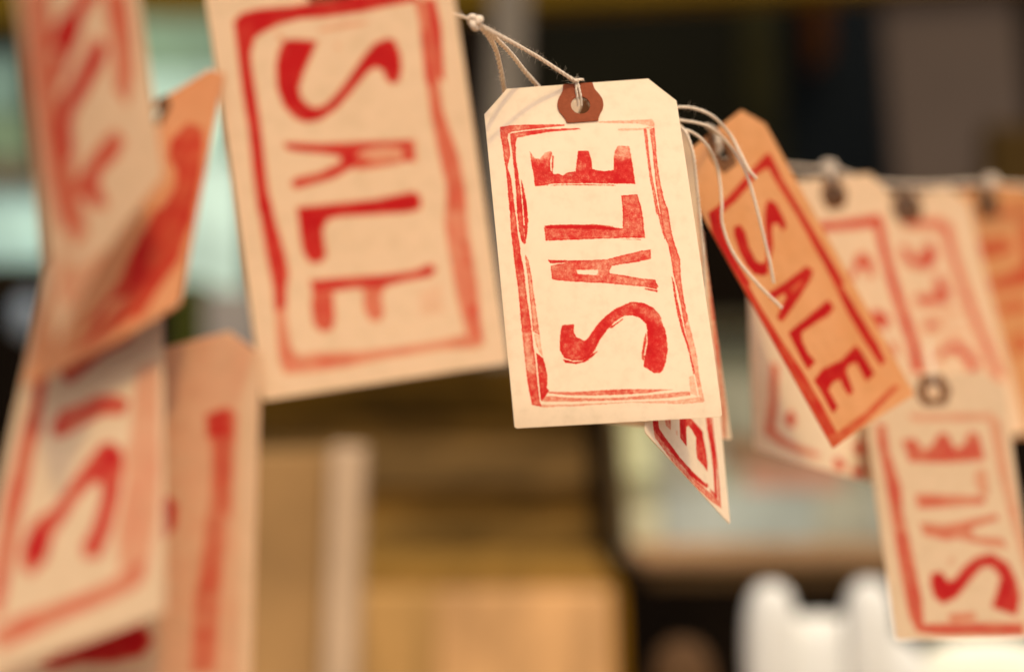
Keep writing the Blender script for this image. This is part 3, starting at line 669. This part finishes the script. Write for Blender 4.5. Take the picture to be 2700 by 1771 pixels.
tag_main, f_main = make_tag('T0', 'cream tag in sharp focus printed SALE in bright red reading upwards', None,
    [cream, cream_plain], 300, 540, patch_red, 3, bottom_curl)
tag_big, f_big = make_tag('T1', 'large buff tag just left of the sharp one, its red SALE reading downwards', None,
    [buff, buff_plain], 150, 270, patch_red, 21, rough=0.05, rimw=.6, blot=.3, soft=.9)
tag_l1, f_l1 = make_tag('L1', 'strongly blurred buff tag at the upper left edge, seen at a slant', G_LEFT, [buff, buff_plain], 90, 160, patch_brown, 31, blot=.3, soft=1.2, grow=.7)
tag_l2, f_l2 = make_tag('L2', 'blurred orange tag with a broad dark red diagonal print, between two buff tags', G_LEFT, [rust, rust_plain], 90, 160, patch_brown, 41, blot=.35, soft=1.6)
tag_l3, f_l3 = make_tag('L3', 'blurred buff tag at the lower left with a large red S near its bottom', G_LEFT, [tan_card, tan_plain], 90, 160, patch_brown, 51, blot=.35, soft=1.5, grow=.6)
tag_l4, f_l4 = make_tag('L4', 'blurred peach tag at the bottom left, behind the tag with the large S', G_LEFT, [peach, peach_plain], 90, 160, patch_brown, 61, blot=.35, soft=2.2, grow=0.5)
tag_rb, f_rb = make_tag('RB', 'slanted tag whose pointed corner hangs out below the sharp cream tag', None, [cream, cream_plain], 160, 280, patch_brown, 71)
tag_ra, f_ra = make_tag('RA', 'narrow edge-on tag just behind the right side of the sharp cream tag', None, [cream, cream_plain], 90, 160, patch_brown, 81)
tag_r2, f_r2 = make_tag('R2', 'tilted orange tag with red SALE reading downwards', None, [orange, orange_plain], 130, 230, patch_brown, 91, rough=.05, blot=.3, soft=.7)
tag_r3, f_r3 = make_tag('R3', 'blurred pale tag behind the upper half of the tilted orange tag', G_RIGHT, [buff, buff_plain], 80, 140, patch_brown, 101, blot=.35, soft=1.6)
tag_r3b, f_r3b = make_tag('R3b', 'blurred peach tag whose lower left corner shows under the orange tag', G_RIGHT, [cream, cream_plain], 80, 140, patch_brown, 111, blot=.35, soft=1.6)
tag_r4, f_r4 = make_tag('R4', 'blurred buff tag at the right, directly above the lowest tag', G_RIGHT, [buff, buff_plain], 80, 140, patch_brown, 121, blot=.35, soft=1.6)
tag_r5, f_r5 = make_tag('R5', 'lowest blurred tag at the lower right with a dark ringed eyelet', G_RIGHT, [tan_card, tan_plain], 80, 140, patch_brown, 131, blot=.35, soft=1.6)
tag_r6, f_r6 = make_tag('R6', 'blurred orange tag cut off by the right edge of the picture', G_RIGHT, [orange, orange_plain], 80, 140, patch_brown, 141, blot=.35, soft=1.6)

# ---------------------------------------------------------------- twine
def twine_part(name, root, geos):
    V, Fc = join(*geos)
    return mesh_obj(name, V, Fc, twine, root)

def on(f, u, v, off):
    return tuple(np.array(f(np.array(u), np.array(v), off)))

# the sharp tag's tie: two strands through the eyelet, gathered over the top edge, running up to a knot
KN = at(1253, 58, 0.406)
ts = twine_part('tie_string', tag_main, [
    string_geo([on(f_main, .491, HV - .004, .0012), on(f_main, .489, HV - .026, -.0004), on(f_main, .487, .022, -.0010), on(f_main, .492, .004, -.0012), on(f_main, .494, -.010, -.0002)], .00042, 14, seed=3),
    string_geo([on(f_main, .508, HV - .004, .0012), on(f_main, .507, HV - .026, -.0004), on(f_main, .503, .022, -.0010), on(f_main, .499, .004, -.0012), on(f_main, .498, -.010, -.0002)], .00042, 14, seed=4),
    string_geo([on(f_main, .530, -.008, -.0006), on(f_main, .512, -.006, -.0016), on(f_main, .492, -.001, -.0018), on(f_main, .478, -.004, -.0014), on(f_main, .470, -.010, -.0004), on(f_main, .49, -.014, .0004), on(f_main, .525, -.013, .0002)], .00046, 50, seed=5),
    string_geo([on(f_main, .486, -.004, -.0012), at(1488, 196, .4355), at(1420, 152, .4285), at(1345, 110, .4185), at(1290, 82, .4105), tuple(KN)], .00062, 300, seed=6),
    string_geo([on(f_main, .48, -.005, -.0004), at(1483, 194, .435), at(1415, 148, .428), at(1342, 105, .418), at(1288, 76, .410), tuple(KN)], .00042, 120, seed=16)])
mesh_obj('knot', *knot_geo(KN, .00190), twine, ts)
line = empty('hanging_line', tuple(KN), 'white cotton line from the knot at the top, passing behind the tags', 'string')
twine_part('strand', line, [string_geo([tuple(KN), at(1225, 46, .404), at(1190, 33, .400), at(1130, 0, .395), at(1040, -60, .385), at(900, -160, .375)], .00050, 160, seed=7)])
twine_part('strand', line, [string_geo([tuple(KN), at(1285, 92, .414), at(1306, 130, .425), at(1320, 185, .435), at(1329, 238, .446), at(1345, 330, .475), at(1420, 400, .50)], .00080, 200, seed=8)])
twine_part('strand', line, [string_geo([tuple(KN), at(1300, 96, .415), at(1345, 140, .428), at(1385, 190, .438), at(1425, 236, .448), at(1500, 330, .470), at(1650, 330, .48), at(1760, 315, .478)], .00072, 200, seed=9)])
def free(label, runs, group='loose string ends behind the sharp tag'):
    for i, (r, pts) in enumerate(runs):
        o = twine_part('loose_string', None, [string_geo([at(*p) for p in pts], r, 120, seed=40 + i)])
        tagp(o, label[i], 'string', group)
free(['topmost white string arching from the sharp tag to the orange tag, short end',
      'white string crossing the orange tag down to its red A',
      'white string curving round the eyelet of the orange tag and then down its middle',
      'slack white string dropping straight down beside the right edge of the sharp tag'],
 [(.00052, [(1740, 290, .452), (1785, 283, .452), (1830, 286, .453), (1880, 308, .455), (1925, 355, .462), (1955, 410, .46), (1975, 448, .458), (1995, 472, .458)]),
  (.00050, [(1740, 315, .452), (1800, 318, .453), (1870, 335, .453), (1925, 385, .463), (1960, 440, .46), (1985, 510, .459), (2008, 600, .459), (2030, 690, .46), (2040, 745, .46)]),
  (.00050, [(1750, 345, .452), (1815, 345, .452), (1865, 385, .455), (1893, 450, .462), (1903, 530, .46), (1905, 590, .459), (1935, 670, .459), (1995, 745, .46), (2062, 812, .462)]),
  (.00055, [(1745, 330, .450), (1798, 338, .450), (1826, 400, .450), (1838, 500, .451), (1848, 600, .452), (1856, 700, .453), (1852, 790, .454), (1820, 850, .455), (1760, 860, .456)])])
ln2 = empty('hanging_line', tuple(at(2100, 445, .60)), 'blurred white line carrying the farthest tags at the right', 'string')
twine_part('strand', ln2, [string_geo([at(1700, 430, .56), at(1900, 430, .57), at(2080, 440, .60), at(2150, 447, .61), at(2190, 445, .615), at(2300, 480, .63), at(2450, 489, .65), at(2590, 484, .67), at(2800, 500, .70)], .0009, 60, step=.0015, seed=70)])
twine_part('strand', ln2, [string_geo([at(1980, 470, .58), at(2100, 478, .60), at(2190, 470, .612), at(2260, 470, .62)], .0007, 30, step=.0015, seed=71)])
V, Fc = knot_geo(at(2185, 440, .612), .0024); mesh_obj('knot', V, Fc, twine, ln2)
V, Fc = knot_geo(at(2612, 478, .668), .0026); mesh_obj('knot', V, Fc, twine, ln2)
# ties of the far tags
def tie(root, f, top, r=.0007, seed=80):
    twine_part('tie_string', root, [
        string_geo([on(f, .49, HV - .006, .0012), on(f, .485, .03, -.0015), on(f, .49, .0, -.0020), tuple(top)], r, 20, step=.0012, seed=seed),
        string_geo([on(f, .52, HV - .006, .0012), on(f, .515, .03, -.0015), on(f, .51, .0, -.0020), tuple(top)], r, 20, step=.0012, seed=seed + 1)])
tie(tag_r3, f_r3, at(2187, 445, .612), .0004, 80)
tie(tag_r4, f_r4, at(2380, 486, .638), .0004, 82)
tie(tag_r6, f_r6, at(2600, 482, .668), .0004, 84)
tie(tag_r5, f_r5, at(2445, 900, .58), .0004, 86)
tie(tag_r2, f_r2, at(1862, 330, .468), .0007, 88)
tie(tag_rb, f_rb, at(1700, 330, .478), .0006, 90)
tie(tag_ra, f_ra, at(1765, 318, .478), .0006, 92)
tie(tag_big, f_big, at(900, -200, .372), .0006, 94)
# ---------------------------------------------------------------- things behind the tags
def slab(name, quad, d, thick, mat, parent=None, label=None, cat=None, group=None, bevel=0.002, dd=None):
    """board whose front face has the given corners (TL TR BR BL) d metres away, thick metres deep"""
    ds = dd or (d,) * 4
    fr = [np.array(at(x, y, q)) for (x, y), q in zip(quad, ds)]
    bk = [p + np.array([0, thick, 0]) for p in fr]
    base = None if parent is not None else tuple(sum(fr + bk) / 8)
    o = mesh_obj(name, fr + bk, [(0, 3, 2, 1), (4, 5, 6, 7), (0, 1, 5, 4), (1, 2, 6, 5), (2, 3, 7, 6), (3, 0, 4, 7)], mat, parent, False, base)
    if bevel:
        b = o.modifiers.new('bevel', 'BEVEL'); b.width = bevel; b.segments = 2
    if label:
        tagp(o, label, cat, group)
    return o
def rect(x0, y0, x1, y1):
    return [(x0, y0), (x1, y0), (x1, y1), (x0, y1)]
def mid(quad, d):
    return tuple(sum((np.array(at(x, y, d)) for x, y in quad)) / 4)

wall_m = seen('dark_wall_paint', (16, 8, 2), noise=2.5, var=0.5)
mesh_obj('ground', [(-5, -4, -1.3), (5, -4, -1.3), (5, 2.62, -1.3), (-5, 2.62, -1.3)], [(0, 1, 2, 3)], plain('warm_bounce_ground', (0.46, 0.36, 0.25), 0.9, 3.0, 0.15), None, False)['kind'] = 'structure'  # unseen ground, added to bounce warm light up onto undersides
slab('wall', rect(-4000, -3500, 6700, 2760), 2.6, 0.1, wall_m, None, 'very dark brown wall far behind all the tags', 'wall', bevel=0)

bq = [(-900, -260), (3600, -420), (3600, -130), (-900, 120)]
slab('wooden_beam', [(-900, -260), (3000, -420), (3000, -60), (-900, 110)], 1.68, .06, seen('olive_brown_wood', (100, 74, 12), noise=6, stretch=(1, 1, 12), var=.2), None, 'olive brown wooden beam along the top edge of the picture', 'beam')
slab('metal_post', [(1312, -500), (1402, -500), (1372, 1010), (1262, 1010)], 1.3, .03, seen('grey_paint', (118, 104, 88), noise=8, var=.1), None, 'grey upright post behind the string knot', 'post')

# wooden shelf back of stacked boards
sh = empty('board_stack', mid(rect(640, 980, 1560, 1560), 1.25), 'stack of rough brown boards below the large left tag', 'boards')
rows = [(955, 1098, (66, 43, 6)), (1104, 1160, (80, 54, 18)), (1166, 1288, (110, 80, 42)), (1296, 1346, (80, 51, 12)), (1352, 1478, (110, 78, 34)), (1486, 1600, (98, 66, 26))]
for i, (y0, y1, c) in enumerate(rows):
    t0, t1 = (y0 - 955) / 600, (y1 - 955) / 600
    slab('board', [(560, y0), (1530 + 55 * t0, y0), (1530 + 55 * t1, y1), (560, y1)], 1.25 + .004 * (i % 2), .05, seen('rough_board', c, noise=11, stretch=(.6, 1, 2), var=.95), sh)

bx = empty('wooden_box', mid(rect(940, 1560, 1640, 1900), 1.1), 'golden pale wooden box at the bottom centre', 'box')
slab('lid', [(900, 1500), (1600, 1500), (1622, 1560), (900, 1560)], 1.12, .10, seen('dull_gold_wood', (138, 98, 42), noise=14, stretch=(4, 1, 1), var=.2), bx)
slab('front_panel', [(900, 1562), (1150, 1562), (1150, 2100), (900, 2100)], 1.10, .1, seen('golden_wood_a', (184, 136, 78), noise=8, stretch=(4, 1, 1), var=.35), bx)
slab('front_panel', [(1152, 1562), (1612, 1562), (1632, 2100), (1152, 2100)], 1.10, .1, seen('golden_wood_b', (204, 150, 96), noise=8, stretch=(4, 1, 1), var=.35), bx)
slab('side_panel', [(1614, 1545), (1642, 1560), (1662, 2100), (1634, 2100)], 1.105, .1, seen('dark_ochre_wood', (130, 86, 14), noise=14, var=.2), bx)  # narrow panel in a darker brown than the front

dp = empty('display_board', mid(rect(680, 1190, 950, 1900), .95), 'tan board with a pale right edge beside the lower left tags', 'board')
slab('panel', [(560, 1195), (868, 1192), (838, 2100), (560, 2100)], .95, .03, seen('tan_board', (158, 116, 70), noise=7, var=.3), dp)
slab('edge_strip', [(870, 1180), (958, 1184), (926, 2100), (838, 2100)], .94, .03, seen('pale_strip', (192, 156, 120), noise=7, var=.25), dp)

# framed picture
fp = empty('framed_picture', mid(rect(1600, 880, 2360, 1545), 1.2), 'wide picture in a rounded tan frame behind the hanging tags', 'picture')
fm = seen('tan_frame', (150, 112, 76), noise=9, stretch=(.5, 1, 1), var=.4)
pic_parts = [(1640, 880, 1725, 1100, (196, 184, 128)), (1640, 1103, 1720, 1255, (206, 198, 148)), (1655, 1262, 1725, 1330, (150, 140, 104)), (1660, 1334, 1740, 1430, (204, 190, 150)),
             (1735, 900, 2500, 985, (112, 108, 84)), (1730, 990, 1900, 1150, (144, 138, 112)), (1903, 990, 2500, 1150, (150, 142, 116)),
             (1745, 1155, 1900, 1290, (150, 142, 120)), (1748, 1294, 1930, 1430, (160, 158, 142)), (1903, 1155, 2040, 1215, (150, 112, 78)), (1965, 1218, 2230, 1290, (184, 132, 104)), (2044, 1155, 2260, 1215, (150, 118, 86)),
             (1934, 1294, 2150, 1430, (160, 160, 144)), (2153, 1294, 2300, 1430, (160, 152, 128)), (2265, 1155, 2440, 1290, (146, 138, 116)), (2303, 1294, 2440, 1430, (150, 146, 128))]
slab('backing', [(1600, 860), (2560, 860), (2560, 1470), (1640, 1470)], 1.215, .02, seen('grey_green_print', (165, 160, 132), noise=5, var=.2), fp)
for x0, y0, x1, y1, c in pic_parts:
    slab('print_area', rect(x0, y0, x1, y1), 1.21, .004, seen('print_tone', c, noise=14, var=.4), fp, bevel=.001)
slab('frame_rail', [(1650, 1436), (2560, 1430), (2560, 1500), (1680, 1500)], 1.195, .03, fm, fp, bevel=.008)
slab('frame_rail', [(1690, 1500), (2560, 1500), (2560, 1545), (1710, 1545)], 1.205, .03, seen('brown_frame_lip', (96, 70, 40), noise=12, var=.15), fp, bevel=.006)
slab('frame_stile', [(1606, 1000), (1634, 1000), (1662, 1440), (1628, 1440)], 1.195, .03, seen('brown_frame_side', (110, 84, 50), noise=12, var=.15), fp, bevel=.006)
slab('frame_rail', [(1606, 830), (2560, 830), (2560, 878), (1606, 878)], 1.195, .03, seen('dark_frame_top', (62, 54, 36), noise=12, var=.15), fp, bevel=.006)

# white ornament with two rounded lobes
def blob(name, parts, mat, label=None, cat=None, parent=None):
    V, Fc = [], []
    for c, (rx, ry, rz) in parts:
        k = len(V)
        n, m = 20, 14
        for i in range(m + 1):
            th = math.pi * i / m
            for j in range(n):
                a = 2 * math.pi * j / n
                e = .75
                sx = math.copysign(abs(math.cos(a)) ** e, math.cos(a)); sy = math.copysign(abs(math.sin(a)) ** e, math.sin(a))
                st, ct = math.sin(th) ** e, math.copysign(abs(math.cos(th)) ** e, math.cos(th))
                V.append((c[0] + rx * st * sx, c[1] + ry * st * sy, c[2] + rz * ct))
        for i in range(m):
            for j in range(n):
                j2 = (j + 1) % n
                Fc.append((k + i * n + j, k + (i + 1) * n + j, k + (i + 1) * n + j2, k + i * n + j2))
    o = mesh_obj(name, V, Fc, mat, parent, True, None if parent else tuple(np.mean(V, 0)))
    if label:
        tagp(o, label, cat)
    return o
s = .95 / F
white_m = seen('white_gloss', (228, 216, 198), noise=6, var=.04, rough=.4)
wo = empty('white_ornament', tuple(at(2170, 1771, .95)), 'bright white ornament with two rounded upright lobes, bottom right', 'ornament')
blob('body', [(at(2165, 1900, .96), (205 * s, 60 * s, 285 * s)), (at(2260, 1840, .96), (200 * s, 60 * s, 180 * s))], white_m, parent=wo)
blob('lobe', [(at(2032, 1700, .95), (70 * s, 45 * s, 165 * s))], white_m, parent=wo)
blob('lobe', [(at(2292, 1690, .95), (70 * s, 45 * s, 163 * s))], white_m, parent=wo)
blob('white_ornament', [(at(2600, 1900, .97), (230 * s, 60 * s, 225 * s))], seen('cream_gloss', (240, 226, 196), noise=6, var=.06, rough=.4), 'cream rounded ornament under the lowest right tag', 'ornament')
s2 = 1.1 / F
blob('wooden_finial', [(at(1800, 1850, 1.1), (85 * s2, 60 * s2, 165 * s2))], seen('tan_wood_finial', (92, 64, 40), noise=8, var=.1), 'rounded tan wooden knob left of the white ornament', 'finial')

# window with pale green panes, upper left
wi = empty('window', mid(rect(-150, 20, 650, 780), 1.6), 'window with daylight coloured into its pale green panes behind the left tags', 'window')
panes = [((330, 48, 600, 178), (132, 158, 124)), ((330, 184, 600, 420), (190, 220, 196)), ((440, 426, 640, 765), (198, 220, 200)),
         ((-160, 120, 62, 292), (124, 152, 132)), ((-160, 298, 82, 412), (112, 130, 94)), ((-160, 490, 128, 692), (176, 206, 190))]
for (x0, y0, x1, y1), c in panes:
    slab('pane', rect(x0, y0, x1, y1), 1.62, .006, seen('pane_daylight_colour', c, noise=11, var=.4, rough=.3), wi, bevel=.001)  # opaque panes; the daylight beyond them is put into their pale colour
frm = seen('dark_window_frame', (30, 20, 6), noise=8, var=.2)
slab('frame', rect(-160, 60, 335, 118), 1.605, .05, frm, wi)
slab('frame', [(66, 100), (330, 100), (330, 480), (90, 480)], 1.605, .05, frm, wi)
slab('sill', rect(-160, 416, 118, 486), 1.605, .05, seen('grey_brown_sill', (104, 92, 72), noise=8, var=.15), wi)
slab('frame', rect(-160, 696, 440, 760), 1.605, .05, frm, wi)
blob('grey_jar', [(at(75, 835, 1.5), (38 * 1.5 / F, 30 * 1.5 / F, 52 * 1.5 / F))], seen('blue_grey_glaze', (122, 128, 132), noise=8, var=.1, rough=.3), 'small bluish grey jar beside the left edge', 'jar')
slab('grey_box', [(540, 765), (680, 765), (680, 960), (540, 960)], 1.35, .06, seen('mauve_grey_card', (142, 128, 114), noise=8, var=.1), None, 'mauve grey box seen between the orange and the large tag', 'box')
slab('green_book', [(462, 740), (524, 740), (524, 960), (462, 960)], 1.36, .06, seen('dark_green_cloth', (62, 62, 18), noise=8, var=.1), None, 'dark olive book standing beside the mauve grey box', 'book')

# upright cloths and boards, upper right
slab('wooden_board', [(1935, -300), (2030, -300), (2085, 700), (1985, 700)], 1.9, .03, seen('dark_olive_wood', (42, 38, 18), noise=5, stretch=(5, 1, 1), var=.2), None, 'dark olive upright board behind the top of the orange tag', 'board')
slab('navy_cloth', [(2040, -300), (2330, -300), (2370, 800), (2070, 800)], 2.0, .02, seen('navy_cloth', (14, 18, 20), noise=5, stretch=(5, 1, 1), var=.3), None, 'nearly black navy cloth hanging at the upper right', 'cloth')
slab('wooden_board', [(2100, -300), (2192, -300), (2190, 150), (2140, 190)], 1.95, .02, seen('rust_brown_wood', (56, 26, 2), noise=5, stretch=(5, 1, 1), var=.3), None, 'short rust brown board at the top of the navy cloth', 'board')
slab('wooden_board', [(2300, -300), (2650, -300), (2760, 900), (2400, 900)], 1.7, .03, seen('mauve_brown_panel', (84, 68, 56), noise=4, stretch=(3, 1, 1), var=.12), None, 'wide mauve brown panel at the upper right corner', 'board')
slab('wooden_board', [(2610, 330), (2900, 330), (2900, 620), (2600, 620)], 1.55, .03, seen('brown_wood_low', (66, 46, 16), noise=5, var=.2), None, 'brown board beside the rightmost orange tag', 'board')
slab('dark_panel', [(1405, -300), (1930, -300), (1980, 480), (1400, 480)], 2.3, .03, seen('green_black_paint', (16, 14, 5), noise=2, var=.5), None, 'green black panel behind the top of the sharp tag', 'panel')
